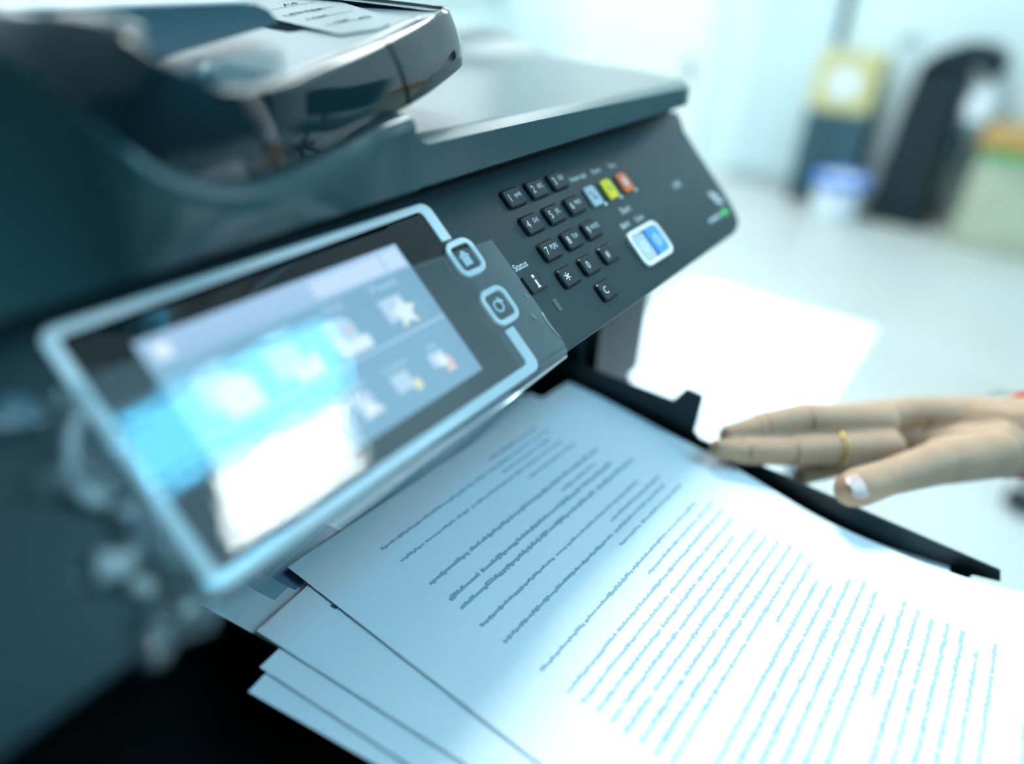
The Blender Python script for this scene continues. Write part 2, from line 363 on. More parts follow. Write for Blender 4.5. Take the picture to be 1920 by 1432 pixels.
for u, mt, nm in ((52.2, grey_k, 'pale grey interrupt key'), (67.8, yel_k, 'yellow reset key'), (83.8, org_k, 'orange stop key')):
    kb = MB(); keyslab(kb, u, 13.0, 9.6, 10.8, 1.8, -0.2, 1.2, 0.5)
    if mt is org_k:
        pring(kb, rr(u-2.3, u+2.3, 10.6, 15.2, 2.2), rr(u-1.3, u+1.3, 11.6, 14.2, 1.2), 1.18, 1.26, 1)
        pquad(kb, [(u-.35, 11.6), (u+.35, 11.6), (u+.35, 14.2), (u-.35, 14.2)], 1.25, 1)
    elif mt is yel_k:
        for a, b in ((1, 1), (1, -1)):
            pquad(kb, [(u-1.2*a+.25, 13-1.2*b-.25), (u+1.2*a+.25, 13+1.2*b-.25), (u+1.2*a-.25, 13+1.2*b+.25), (u-1.2*a-.25, 13-1.2*b+.25)], 1.24+.01*b, 2)
    else:
        for du, dv in ((-1.8, -1.6), (.2, -.3), (-1.0, 1.3), (1.2, 1.6)):
            pquad(kb, [(u+du-.7, 13+dv-.6), (u+du+.7, 13+dv-.6), (u+du+.7, 13+dv+.6), (u+du-.7, 13+dv+.6)], 1.24, 2)
    kb.build('function_key', [mt, tape_w, dgrey], CP, label=nm)
    ld = MB(); keyslab(ld, u+5.6, 18.9, 2.2, 1.6, .5, -0.1, 0.5, 0.2); ld.build('key_indicator', tape_w, CP)
# start keys in a white surround
rg = MB(); pring(rg, rr(54.6, 85.4, 36.6, 56.0, 4.6), rr(57.0, 83.0, 38.9, 53.8, 2.6), -0.2, 1.5); rg.build('start_surround', white_p, CP, label='white ring around the two start keys')
for u0, u1, mt, nm in ((57.3, 69.0, grey_k, 'pale grey black and white start key'), (70.6, 82.8, blu_k, 'blue colour start key')):
    kb = MB(); keyslab(kb, (u0+u1)/2, 46.4, u1-u0, 14.4, 1.6, -0.2, 1.3, 0.4)
    uc = (u0+u1)/2; pring(kb, [(uc, 42.6), (uc+3, 46.4), (uc, 50.2), (uc-3, 46.4)], [(uc, 44), (uc+1.8, 46.4), (uc, 48.8), (uc-1.8, 46.4)], 1.25, 1.33, 1)
    kb.build('start_key', [mt, tape_w], CP, label=nm)
lb = MB(); keyslab(lb, -16.5, 48.4, 2.6, 5.8, .5, -0.1, 0.25, 0.1); lb.build('indicator_lens', led_m, CP)
eb = MB(); pring(eb, [(156.5, 38.0), (163.5, 40.0), (166.5, 48.5), (159.5, 46.5)], [(158.8, 40.2), (162.0, 41.4), (164.0, 46.3), (161.0, 45.0)], 0.0, 0.08)
pquad(eb, [(159.4, 41.0), (161.8, 41.8), (163.5, 45.8), (161.2, 44.6)], 0.07, 1)
eb.build('eco_emblem', [ink_w, dia_m], CP, label='pale leaf shaped emblem')
eb = MB(); keyslab(eb, 159.8, 53.0, 6.4, 4.0, 1.9, -0.1, 0.3, 0.15); eb.build('power_indicator', grn_m, CP, label='bright green indicator')
eb = MB(); pquad(eb, [(137.5, 52.0), (154.0, 52.0), (154.0, 53.8), (137.5, 53.8)], 0.06); eb.build('panel_legend', base_m, CP)
# button at the left end of the panel
pk = MB(); ring = [(-196.5+4.6*math.cos(a*math.pi/8), 6+4.6*math.sin(a*math.pi/8)) for a in range(16)]; ring2 = [(-196.5+3.3*math.cos(a*math.pi/8), 6+3.3*math.sin(a*math.pi/8)) for a in range(16)]
pslab(pk, ring, ring2, -0.2, 1.4, 0.7); pk.build('round_button', rim_m, CP)

# touch screen
gb = MB(); pslab(gb, rr(-181.5, -50.0, -8.5, 62.0, 3.0), rr(-181.0, -50.5, -8.0, 61.5, 2.6), -0.3, 0.6, 0.2)
TS = gb.build('touch_screen', glass, PR, label='black glass touch screen with lit menu icons')
def flatp(mb, poly, mi, h): return pquad(mb, poly, h, mi)
sb = MB(); keyslab(sb, -119.0, 27.2, 95.0, 53.6, .3, 0.5, 0.68, 0.05); sb.build('display', scr_bg, TS, label='lit pale blue menu display')
def ui(name, polys, mt, h=0.71):
    mb = MB()
    for k, (poly, mi) in enumerate(polys): pquad(mb, poly, h+.012*k, mi)
    return mb.build(name, mt, TS)
def rect(u0, v0, u1, v1): return [(u0, v0), (u1, v0), (u1, v1), (u0, v1)]
ui('display_header', [(rect(-166.3, 0.6, -71.8, 9.8), 0)], [scr_hd], .70)
ui('display_header_field', [(rect(-112, 2.2, -82, 8.6), 0), (rect(-81, 2.0, -72.8, 8.8), 1)], [scr_lt, scr_lt], .72)
ui('home_mark', [([(-161+2.6*math.cos(a*.785), 5.3+2.6*math.sin(a*.785)) for a in range(8)], 0)], [scr_wh], .74)
ui('display_rule', [(rect(-166, 30.6, -71.8, 31.2), 0)], [scr_lt], .72)
def star(u, v, r_, k=.45): return [(u+(r_ if i % 2 == 0 else r_*k)*math.sin(i*math.pi/5), v-(r_ if i % 2 == 0 else r_*k)*math.cos(i*math.pi/5)) for i in range(10)]
def doc(u, v, s): return [(u-5.5*s, v-5.5*s), (u+3*s, v-5.5*s), (u+5.5*s, v-3*s), (u+5.5*s, v+5.5*s), (u-5.5*s, v+5.5*s)]
icons = [('copy', -152.5, 22.6, [(doc(-154.5, 21, 1.0), 1), (doc(-150.6, 24.4, 1.0), 0)]),
         ('send', -131.5, 23.4, [(doc(-133, 21.6, .95), 1), (rect(-133, 22.5, -123.6, 29.4), 0), ([(-133, 22.5), (-123.6, 22.5), (-128.3, 26.4)], 1)]),
         ('fax', -110, 23.4, [(doc(-111.6, 21.5, .95), 1), (rect(-113.5, 24.5, -103.8, 29), 0), (rect(-116, 22.5, -113, 29), 0), (rect(-110, 20.2, -107.6, 22.2), 2)]),
         ('preset', -87, 22.8, [(rect(-93.5, 17, -83.5, 25.5), 1), (star(-85.8, 24.0, 6.2), 3), (star(-85.8, 23.6, 5.0, .6), 0)]),
         ('scan', -140, 46, [(doc(-141.4, 45.2, .8), 0), (rect(-139.4, 47, -132.8, 51), 1)]),
         ('store', -118.8, 43.6, [(rect(-123, 40.4, -116, 45.6), 1), ([(-119.8, 42.2), (-113.8, 48), (-122.5, 48.4)], 0)]),
         ('custom', -102, 44, [(rect(-107, 40.6, -99.6, 46.8), 1), (rect(-100.2, 45, -97, 48.6), 3)]),
         ('job', -84.4, 44.4, [(rect(-89.2, 40.4, -82.2, 45.4), 1), (rect(-84.8, 43.4, -80.6, 49), 2), (rect(-86.4, 42, -82.6, 46), 0)])]
for nm, u, v, polys in icons: ui('menu_icon', polys, [scr_wh, scr_lt, scr_pk, scr_ye], .74)
for s, u, v in (('Copy', -153.8, 13.0), ('Send', -131, 13.0), ('FAX', -109, 13.0), ('Presets', -87, 12.6), ('Scan', -141.6, 36.2), ('Store', -119, 37.6), ('Custom', -102.4, 38.0), ('Job', -85, 38.2)):
    mb = MB(); ptext(mb, s, u, v, 4.2 if v < 20 else 3.4, 0.73, 0, 1.0); mb.build('menu_text', scr_lt, TS)
# white frame around the glass, interrupted by two ring buttons
fo = MB(); oN = rr(-184.2, -46.2, -10.6, 65.2, 4.2, 4); iN = rr(-180.8, -51.6, -7.6, 61.2, 2.0, 4)
pairs = list(zip(oN, iN)); cut = []
def fseg(uo, vo, ui_, vi): return [PW(uo, vo, -.2), PW(uo, vo, .9), PW(uo+(ui_-uo)*.15, vo+(vi-vo)*.15, 1.2), PW(uo+(ui_-uo)*.85, vo+(vi-vo)*.85, 1.2), PW(ui_, vi, .9), PW(ui_, vi, -.2)]
k = 5   # corner points per corner: order TR, BR, BL, TL
seq = [(-46.2, 46.6, -51.6, 46.6)]+[(o[0], o[1], i_[0], i_[1]) for o, i_ in pairs[k:]]+[(o[0], o[1], i_[0], i_[1]) for o, i_ in pairs[:k]]+[(-46.2, 6.4, -51.6, 6.4)]
fo.loft([fseg(*q) for q in seq])
fo.f += [list(range(6)), [len(fo.v)-6+i for i in range(6)]]; fo.mi += [0, 0]
fo.build('screen_frame', white_p, TS, label='white plastic frame around the touch screen')
for v, kind in ((15.4, 'a'), (37.4, 'b')):
    kb = MB(); pring(kb, rr(-54.2, -39.2, v-7.7, v+7.7, 4.6), rr(-51.8, -41.6, v-5.3, v+5.3, 2.0), -.3, 2.2); rb = kb.build('ring_button', white_p, TS, label='white ring button '+('nearer the top' if kind == 'a' else 'nearer the bottom')+' of the screen frame')
    kb = MB(); pslab(kb, rr(-51.7, -41.7, v-5.2, v+5.2, 1.8), rr(-51.4, -42.0, v-4.9, v+4.9, 1.6), -.3, 1.2, .3)
    if kind == 'a':
        pquad(kb, [(-49.5, v-.5), (-46.5, v-3.4), (-43.5, v-.5)], 1.24, 1); pquad(kb, rect(-48.6, v-.4, -44.4, v+3.2), 1.24, 1)
    else:
        pring(kb, [(-46.6+2.8*math.cos(a*.524), v+2.8*math.sin(a*.524)) for a in range(12)], [(-46.6+1.7*math.cos(a*.524), v+1.7*math.sin(a*.524)) for a in range(12)], 1.15, 1.26, 1)
        pquad(kb, [(-45, v-3.6), (-42.8, v-.8), (-46, v-1)], 1.27, 1)
    kb.build('button_face', [glass, tape_w], TS)
# clear protective film over the lower screen, crumpled past the left edge
def film_h(u, v):
    return 2.6+.12*noise.noise(Vector((u*.05, v*.06, 1.3)))
rows = []
for j in range(25):
    row = []
    for i in range(61):
        u = -186+(156.4)*i/60; v0 = 4.6+(u+181)*.058; v = v0+(67.5-v0)*j/24
        h = film_h(u, v)
        if v > 63: h -= (v-63)**2*.10
        row.append(PW(u, v, h))
    rows.append(row)
fm = MB().loft(rows)
FILM = fm.build('protective_film', film_m, None, smooth='all'); tag(FILM, 'clear plastic film stuck over the touch screen and its ring buttons', 'plastic film')
rows = []
for j in range(49):
    row = []
    for i in range(17):
        t = i/16; v = 6+64*j/48
        wd = 15+5*math.sin(v*.31)+4*math.sin(v*.83+1)
        u = -183.5-wd*t; nz = noise.noise(Vector((u*.16, v*.13, 4.0)))*5+noise.noise(Vector((u*.35, v*.4, 9.0)))*2.0
        row.append(PW(u+nz*.3, v+nz*.5, 3.4-2.0*t+nz*(.25+.75*t)+3.5*math.sin(t*7+v*.12)*t))
    rows.append(row)
MB().loft(rows).build('crumpled_flap', film_m, FILM, smooth='all')
for pts, rad in (([(-184, 10), (-191, 17), (-196, 26)], 1.5), ([(-196, 26), (-195, 31), (-192, 34)], 2.0), ([(-190, 37), (-191.5, 39)], 2.2), ([(-198, 44), (-201, 47), (-195, 48)], 3.0), ([(-198, 52), (-195, 56)], 2.0), ([(-191, 63), (-192, 65.5)], 2.0), ([(-187, 66.8), (-160, 68), (-120, 67.6), (-80, 68.2), (-34, 67.4)], .55)):
    MB().tube([PW(u, v, 3.2) for u, v in pts], rad/1000, 8).build('fold_glint', fold_m, FILM, smooth='all')  # rods along the folds carry the painted highlights
for pts in ([(-30.4, 48), (-31.4, 52), (-31, 56), (-29.9, 60)], [(-33, 38.5), (-32, 40.5)], [(-36.6, 46.5), (-35.4, 49)]):
    MB().tube([PW(u, v, 2.9) for u, v in pts], .35/1000, 6).build('fold_glint', fold_m, FILM, smooth='all')

# ------------------------------------------------------------------ scanner lid and document feeder
LOW = [(-0.1681, .012, 1.0651), (-0.1657, .006, 1.0608), (-0.1632, 0, 1.0565), (-0.1596, -.005, 1.0499), (-0.1529, -.008, 1.0436), (-0.1415, -.010, 1.0384), (-0.1311, -.010, 1.0369), (-0.1177, -.008, 1.0371), (-0.093, -.002, 1.0385), (-0.0512, .010, 1.0421), (-0.0265, .018, 1.0450), (0.0022, .030, 1.0488)]
UP = [(-0.1633, 0.026, 1.0719), (-0.1574, 0.014, 1.0726), (-0.1514, 0.004, 1.0713), (-0.1501, -0.003, 1.0685), (-0.1471, -0.007, 1.0653), (-0.1375, -0.0105, 1.0592), (-0.1292, -0.0105, 1.0573), (-0.1102, -0.007, 1.0573), (-0.0858, 0.001, 1.0595), (-0.0606, 0.0095, 1.0619), (-0.036, 0.018, 1.0647), (-0.0072, 0.029, 1.0684)]
LOW = [(-.200, .10, 1.080), (-.178, .035, 1.0725)]+LOW+[(.0042, .0385, 1.0494), (.0040, .050, 1.0498), (.0030, .070, 1.050), (.001, .11, 1.0505), (-.003, .18, 1.051), (-.008, .30, 1.051)]
UP = [(-.195, .12, 1.082), (-.170, .055, 1.0755)]+UP+[(-.0048, .0385, 1.0688), (-.0050, .050, 1.0690), (-.0060, .070, 1.0692), (-.008, .11, 1.0695), (-.011, .18, 1.070), (-.016, .30, 1.070)]
def cr(P, t):
    i = min(int(t), len(P)-2); f = t-i; g = lambda k: Vector(P[max(0, min(len(P)-1, k))])
    a, b, c, d = g(i-1), g(i), g(i+1), g(i+2)
    return .5*((2*b)+(c-a)*f+(2*a-5*b+4*c-d)*f*f+(3*b-a-3*c+d)*f**3)
def trim_rows(t0, t1, nn):
    rows = []
    for k in range(nn+1):
        t = t0+(t1-t0)*k/nn
        a, b = cr(LOW, t), cr(UP, t); tg = cr(LOW, min(t+.05, len(LOW)-1.001))-cr(LOW, max(t-.05, 0)); tg.z = 0
        nrm = Vector((tg.y, -tg.x, 0)).normalized()
        col = [a+Vector((0, .010, .0)), a+nrm*-.0012]
        for q in range(9):
            s = q/8; col.append(a.lerp(b, s)+nrm*(.0018*math.sin(math.pi*(.10+.80*s))))
        fl = 1.0 if t < 12.5 else .25
        col += [b+Vector((0, .0012, .0006))-nrm*.0003, b-nrm*.006*fl+Vector((0, 0, .0008)), b-nrm*.010*fl+Vector((0, 0, -.0002))]
        rows.append(col)
    return rows
SEAM = 11.0

DF = MB().loft(trim_rows(0, SEAM, 90)).build('document_feeder', gloss, PR, smooth=True, label='glossy black curved document feeder front')
MB().loft(trim_rows(SEAM, len(LOW)-1.001, 50)).build('feeder_end_cap', gloss, DF, smooth=True)
MB().loft([[p+Vector((0.0001, -.0004, 0.0001)) for p in r_[1:12]] for r_ in trim_rows(SEAM-.022, SEAM+.022, 4)]).build('feeder_seam', void, DF, smooth=True)
# tray floor of the feeder
rows = []
for k in range(91):
    t = (len(UP)-1.001)*k/90; b = cr(UP, t)
    deep = .012*max(0, min(1, (-.105-b.x)/.03))
    tg = cr(LOW, min(t+.05, len(LOW)-1.001))-cr(LOW, max(t-.05, 0)); tg.z = 0
    nrm = Vector((tg.y, -tg.x, 0)).normalized()
    fl = 1.0 if t < 12.5 else .22
    a = b-nrm*.0095*fl+Vector((0, 0, -.0002)); yb = .32
    rows.append([a, a-nrm*.004+Vector((0, 0, -deep-.0005)), Vector((a.x*.9-.004, max(a.y+.02, .10), 1.0608+.126*(max(a.x*.9-.004, -.095)+.056)-deep*.6)), Vector((a.x*.9-.004, yb, 1.0608+.126*(max(a.x*.9-.004, -.095)+.056)))])
MB().loft(rows).build('feeder_tray', rim_m, DF, smooth=True)
def ZP(x): return 1.0612+.126*(max(x, -.095)+.056)
pl = [(-.0580, .0340), (-.0450, .0285), (-.0370, .0310), (-.0300, .0380), (-.0235, .0520), (-.0100, .0900), (-.0060, .20), (-.030, .20), (-.0500, .0800)]
MB().prism(pl, lambda x, y: (x, y, ZP(x)-.004), lambda x, y: (x, y, ZP(x)+.0013)).build('size_plate', rim_m, DF)
MB().prism([(-.0655, .0300), (-.0585, .0335), (-.0505, .080), (-.0305, .20), (-.037, .20), (-.0570, .081)], lambda x, y: (x, y, ZP(x)-.005), lambda x, y: (x, y, ZP(x)+.0004)).build('slot_shade', matte, DF)  # solid black strip paints the shade of the step beside the plate
def ttext(s, x, y, size):
    vs, fs = text2d(s, size); mb = MB(); ca, sa = math.cos(R(-8)), math.sin(R(-8))
    mb.add([(x+a*ca-b*sa, y+a*sa+b*ca, ZP(x+a*ca-b*sa)+.0015) for a, b in vs], fs); mb.build('size_legend', matte, DF)
for s, x, y, sz in (('A4', -.0266, .0980, .0060), ('LETTER', -.0360, .0780, .0055), ('Legal', -.0405, .0655, .0045), ('16K', -.0415, .0510, .0045), ('A5', -.0330, .0480, .0045)): ttext(s, x, y, sz)
for k in range(4):
    y = .050+.015*k; x = -.050+.004*k
    MB().add([(x, y, ZP(x)+.0015), (x+.020, y-.0035, ZP(x+.020)+.0015), (x+.020, y-.003, ZP(x+.020)+.0015), (x, y+.0005, ZP(x)+.0015)], [(0, 1, 2, 3)]).build('size_mark', matte, DF)
gd = [(-.21, 1.0710), (-.079, 1.0708), (-.074, 1.0690), (-.070, 1.0650), (-.109, 1.0580), (-.13, 1.054), (-.21, 1.050)]
MB().prism(gd, lambda x, z: (x, .050, z), lambda x, z: (x, .068, z)).build('paper_width_guide', rim_m, DF)
MB().box((-.21, .049, 1.0711), (-.080, .067, 1.0722), bev=.0004).build('guide_cap', white_p, DF)
MB().tube([(-.118, .030, 1.0535), (-.112, .032, 1.0555), (-.106, .035, 1.0545)], .0022, 8).build('guide_latch', rim_m, DF, smooth='all')
# scanner lid: lofted column by column
def low_at(x):
    P = LOW
    for i in range(1, 12):
        if P[i][0] <= x <= P[i+1][0]:
            f = (x-P[i][0])/(P[i+1][0]-P[i][0]); return tuple(P[i][k]+(P[i+1][k]-P[i][k])*f for k in (1, 2))
    f = (x+.178)/(-.022); return (.035+.05*f, 1.0725+.006*f)
def sm(t): t = max(0, min(1, t)); return t*t*(3-2*t)
XS = [-.32, -.28, -.24, -.21, -.195]+[-.18+.0008*i for i in range(26)]+[-.158+.004*i for i in range(24)]+[-.0625+.0005*i for i in range(32)]+[-.04, -.035]+[-.03, 0, .05, .1, .15, .165, .175, .185, .192, .200, .208, .213, .216, .219, .222]
rows = []
for x in XS:
    yo = 0.0
    if x > .175:
        pts = [(.175, 0), (.192, .012), (.208, .031), (.216, .054), (.222, .125)]
        for (a, ya), (b, yb) in zip(pts, pts[1:]):
            if a <= x <= b: yo = ya+(yb-ya)*(x-a)/(b-a)
    zc = 1.0305-(x+.05)*.020; fx = x+.0585
    if fx < .009: zc += .009-math.sqrt(max(0, .009**2-(.009-max(fx, 0))**2))
    zf = zc+.0007
    rp = [(.030, 1.0165), (-.0008, 1.0165), (-.0010, zc-.0035), (-.0010, zc-.0012), (.0, zc), (.0003, zc+.0001), (.010, zf), (.0103, zf+.0001), (.015, zf+.0001), (.095, zf+.0001), (.10, zf+.0001), (.125, zf+.0006), (.145, zf+.006), (.165, zf+.0125), (.19, zf+.0145), (.40, zf+.0145)]
    rp = [(max(y, yo+.0002*k), z) for k, (y, z) in enumerate(rp)]
    if x < -.057:
        yl, zl = low_at(min(x, -.0595)); zl = min(zl, 1.0785); yl += (.0032-yl)*sm((x+.092)/.030)
        yb = max(yl+.05, .10)
        lp = [(.030, 1.0165), (-.0008, 1.0165), (yl-.0044, zl-.0080), (yl-.0043, zl-.0060), (yl-.0042, zl-.0040), (yl-.0036, zl-.0026), (yl-.0030, zl-.0016), (yl-.0010, zl-.0006), (yl+.006, zl-.0004), (yl+.008, zl-.0004), (yl+.010, zl-.0004), (yl+.012, zl-.0004), (yb, zl-.0004), (yb+.05, zl-.0004), (yb+.1, zl-.0004), (.40, zl-.0004)]
        s = sm((-.0575-x)/.002); rp = [(a[0]+(b[0]-a[0])*s, a[1]+(b[1]-a[1])*s) for a, b in zip(rp, lp)]
    rows.append([(x, y, z) for y, z in rp])
rows.append([(x, y, 1.0165) for x, y, z in rows[-1]])
MB().loft(rows).build('scanner_lid', lid_m, PR, smooth=True, label='dark matte scanner lid with flat right side')
MB().box((-.31, .035, 1.0105), (.205, .40, 1.0160)).build('lid_pad', void, PR)

# ------------------------------------------------------------------ printed sheets in the output tray
ZR = [(.30, .862), (.06, .862), (.004, .861), (-.08, .8535), (-.154, .8418), (-.19, .8418), (-.217, .8448), (-.28, .858), (-.36, .860)]
def zr(y):
    for (a, za), (b, zb) in zip(ZR, ZR[1:]):
        if b <= y <= a:
            f = (a-y)/(a-b); f = f*f*(3-2*f)*.5+f*.5; return za+(zb-za)*f
    return .86
def zsurf(x, y):
    s = max(0, min(1, (x+.13)/.22)); zl = .868+.004*sm((-y-.10)/.15)
    return zl+(zr(y)-zl)*s**1.6
def sheet(x0, y0, yaw, dz, label, W=.210, H=.297, nx=24, ny=34, zf=zsurf):
    ca, sa = math.cos(R(yaw)), math.sin(R(yaw)); th = .00012
    P = lambda s, t, e=0.0: Vector((x0+s*ca+t*sa, y0+s*sa-t*ca, zf(x0+s*ca+t*sa, y0+s*sa-t*ca)+dz+e))
    mb = MB(); top = [[P(W*i/nx, H*j/ny, th) for i in range(nx+1)] for j in range(ny+1)]; bot = [[P(W*i/nx, H*j/ny) for i in range(nx+1)] for j in range(ny+1)]
    mb.loft(top); mb.loft(bot)
    for a, b in ((top[0], bot[0]), (top[-1], bot[-1]), ([r_[0] for r_ in top], [r_[0] for r_ in bot]), ([r_[-1] for r_ in top], [r_[-1] for r_ in bot])): mb.loft([a, b])
    o = mb.build('printed_sheet', paper, None, smooth=True); tag(o, label, 'paper', 'sheets in the output tray')
    return o, P
sA, PA = sheet(-.1215, .0205, -2.0, 0, 'topmost printed page of text lying in the printer output tray')
def word_strip(mb, P, s, t, wd, hh, e=.00035):
    """a printed word: a row of small strokes of varying height"""
    x = s
    while x < s+wd:
        cw = random.uniform(.0009, .0017); up = hh*random.choice([1, 1, 1, 1.5, 1.6]); dn = hh*random.choice([0, 0, 0, .45])
        mb.add([P(x, t-up, e), P(x+cw, t-up, e), P(x+cw, t+dn, e), P(x, t+dn, e)], [(0, 1, 2, 3)]); x += cw+.00012
tx = MB()
TL = [(.0165, 2), (.0225, 0), (.0280, 2), (.0336, 0), (.0400, 2), (.0517, 1), (.0575, 2), (.0633, 1), (.0697, 1), (.0810, 0), (.0870, 2), (.0923, 0), (.0985, 2), (.1103, 0), (.1165, 2), (.1225, 0), (.1287, 0)]
TL += [(.1345+.0057*k, 2 if k in (6, 13) else 0) for k in range(20)]+[(.2545, 2), (.2600, 0), (.2710, 2)]
for t, kind in TL:
    s = .0325-.0075*min(1, t/.15)+random.uniform(0, .002); end = random.uniform(.148, .166)
    if kind == 2: s = random.uniform(.095, .12)
    while s < end:
        wd = random.uniform(.006, .02); word_strip(tx, PA, s, t, min(wd, end-s+.003), .00135 if kind == 1 else .00095); s += wd+(.0006 if random.random() < .7 else .002)
to = tx.build('printed_text', blk_ink, sA); to['kind'] = 'stuff'
ctx = MB()
for k in range(3):
    t0 = .14+.05*k
    for q in range(12): ctx.add([PA(.198+.0007*math.sin(q*.9), .262+q*.0022, .00035), PA(.1987+.0007*math.sin(q*.9), .262+q*.0022, .00035), PA(.1987+.0007*math.sin(q*.9+.9), .264+q*.0022, .00035), PA(.198+.0007*math.sin(q*.9+.9), .264+q*.0022, .00035)], [(0, 1, 2, 3)])
ctx.build('pen_mark', ink, sA)
sB, PB = sheet(-.1487, .0048, 5.2, -.0009, 'second printed page from the top, its left corner poking out by a mark')
bt = MB()
for q in range(20): word_strip(bt, PB, .035+.0, .03+q*.0065, .02, .0015)
for q in range(2): word_strip(bt, PB, .0235+q*.004, .0180+q*.006, .003, .002)
o = bt.build('printed_text', ink, sB); o['kind'] = 'stuff'
sC, PC = sheet(-.1574, -.0083, 5.6, -.0018, 'third page down, a thin sliver of corner showing between two sheets')
sD, PD = sheet(-.1656, -.0126, 9.2, -.0027, 'lowest fanned out page with the leftmost corner in the tray')
sE, PE = sheet(-.1560, .0560, 8.2, -.0040, 'page tucked deepest under the touch screen with printed boxes')
tbm = MB()
def pbox(s0, t0, s1, t1, mi, e=.0003): tbm.add([PE(s0, t0, e), PE(s1, t0, e), PE(s1, t1, e), PE(s0, t1, e)], [(0, 1, 2, 3)], mi)
pbox(.016, .024, .06, .045, 0); pbox(.0235, .0285, .06, .0338, 1, .0004); pbox(.0240, .0345, .06, .0485, 1, .0004)
tbm.build('printed_table', [blk_ink, mat('blue_grey_print', (0.18, 0.30, 0.38), .7, .2)], sE)

# blank sheets on the side tray
for k, (dx, dy, lab) in enumerate(((0.0, 0.0, 'upper blank white sheet on the printer side tray'), (.003, -.004, 'lower blank white sheet showing at the edge of the side tray'))):
    mb = MB(); x0, x1, y0, y1 = .270+dx, .566+dx, -.102+dy, .112+dy; z = .7484-.0012*k
    rows = [[(x0+(x1-x0)*i/16, y0+(y1-y0)*j/10, z+.010*max(0, (i/16-.7))**2) for i in range(17)] for j in range(11)]
    low = [[(x, y, zz-.0010) for x, y, zz in r_] for r_ in rows]
    mb.loft(rows); mb.loft(low)
    for a, b in ((rows[0], low[0]), (rows[-1], low[-1]), ([r_[0] for r_ in rows], [r_[0] for r_ in low]), ([r_[-1] for r_ in rows], [r_[-1] for r_ in low])): mb.loft([a, b])
    o = mb.build('blank_sheet', paper, None); tag(o, lab, 'paper', 'blank sheets on the side tray')
    if k == 0:
        MB().add([(.462, -.040, .7487), (.470, -.046, .7487), (.486, -.036, .7487), (.478, -.030, .7487)], [(0, 1, 2, 3)]).build('blue_mark', blu_k, o)
        MB().add([(.50, -.094, .7490), (.545, -.094, .7492), (.545, -.089, .7492), (.50, -.089, .7490)], [(0, 1, 2, 3)]).build('pink_mark', mat('pink_print', (.80, .62, .74), .7), o)

# ------------------------------------------------------------------ the hand
def capsule(bm, a, ra, b, rb, seg=16):
    a, b = Vector(a), Vector(b); d = (b-a); L = d.length; t = d.normalized() if L > 1e-6 else Vector((0, 0, 1))
    x = t.orthogonal().normalized(); y = t.cross(x); rows = []
    for k in range(1, 6): an = math.pi/2*k/6; rows.append((a-t*ra*math.cos(an), ra*math.sin(an)))
    for k in range(0, 6): an = math.pi/2*k/6; rows.append((b+t*rb*math.sin(an), rb*math.cos(an)))
    rings = [[bm.verts.new(c+(x*math.cos(2*math.pi*i/seg)+y*math.sin(2*math.pi*i/seg))*r_) for i in range(seg)] for c, r_ in rows]
    for p, q in zip(rings, rings[1:]):
        for i in range(seg): bm.faces.new((p[i], p[(i+1) % seg], q[(i+1) % seg], q[i]))
    p0 = bm.verts.new(a-t*ra); p1 = bm.verts.new(b+t*rb)
    for i in range(seg): bm.faces.new((rings[0][(i+1) % seg], rings[0][i], p0)); bm.faces.new((rings[-1][i], rings[-1][(i+1) % seg], p1))
chains = {
 'ring_finger': [(0.1659, -0.1544, 0.8632, 0.0097), (0.1287, -0.1185, 0.869, 0.0084), (0.1062, -0.1023, 0.8689, 0.0072), (0.0905, -0.0900, 0.8662, 0.0052)],
 'middle_finger': [(0.1538, -0.1621, 0.8552, 0.0098), (0.1309, -0.139, 0.857, 0.0086), (0.1077, -0.1192, 0.8593, 0.0079), (0.0866, -0.0999, 0.8622, 0.0066), (0.0765, -0.0895, 0.8650, 0.0048)],
 'index_finger': [(0.168, -0.1606, 0.8413, 0.0088), (0.1495, -0.1466, 0.8408, 0.0076), (0.1297, -0.135, 0.8401, 0.0063), (0.1195, -0.1290, 0.8388, 0.0048)],
 'little_finger': [(0.1903, -0.1574, 0.8472, 0.0086), (0.1634, -0.1318, 0.8481, 0.0072), (0.137, -0.1137, 0.8483, 0.0057), (0.1219, -0.1026, 0.8479, 0.0046)],
 'thumb': [(0.1821, -0.2114, 0.8575, 0.0152), (0.1479, -0.1908, 0.863, 0.0131), (0.112, -0.17, 0.8645, 0.0095), (0.0930, -0.1587, 0.8640, 0.0101), (0.0895, -0.1563, 0.8636, 0.0092)],
 'palm': [(0.2134, -0.2207, 0.8584, 0.0222), (0.2076, -0.1939, 0.8561, 0.0169), (0.1985, -0.173, 0.8517, 0.0151), (0.1804, -0.155, 0.8515, 0.0124)],
 'palm_b': [(0.1968, -0.2152, 0.8545, 0.0187), (0.1923, -0.1927, 0.8483, 0.0147), (0.1828, -0.1683, 0.8463, 0.0117)],
 'knuckles': [(0.2132, -0.2, 0.8617, 0.0129), (0.1888, -0.1658, 0.8605, 0.011), (0.1615, -0.1407, 0.8622, 0.0092)],
 'forearm': [(0.213, -0.2211, 0.8576, 0.0235), (0.234, -0.2432, 0.8539, 0.0232), (0.3003, -0.3093, 0.8404, 0.0284), (0.375, -0.390, 0.850, 0.036), (0.42, -0.44, 0.875, 0.038)],
}
bm = bmesh.new()
for nm, c in chains.items():
    k = 1.12 if 'finger' in nm else 1.0
    for a, b in zip(c, c[1:]): capsule(bm, a[:3], a[3]*k, b[:3], b[3]*k)
tmp = bpy.data.meshes.new('tmp'); bm.to_mesh(tmp); bm.free()
ho = bpy.data.objects.new('tmp', tmp); COL.objects.link(ho)
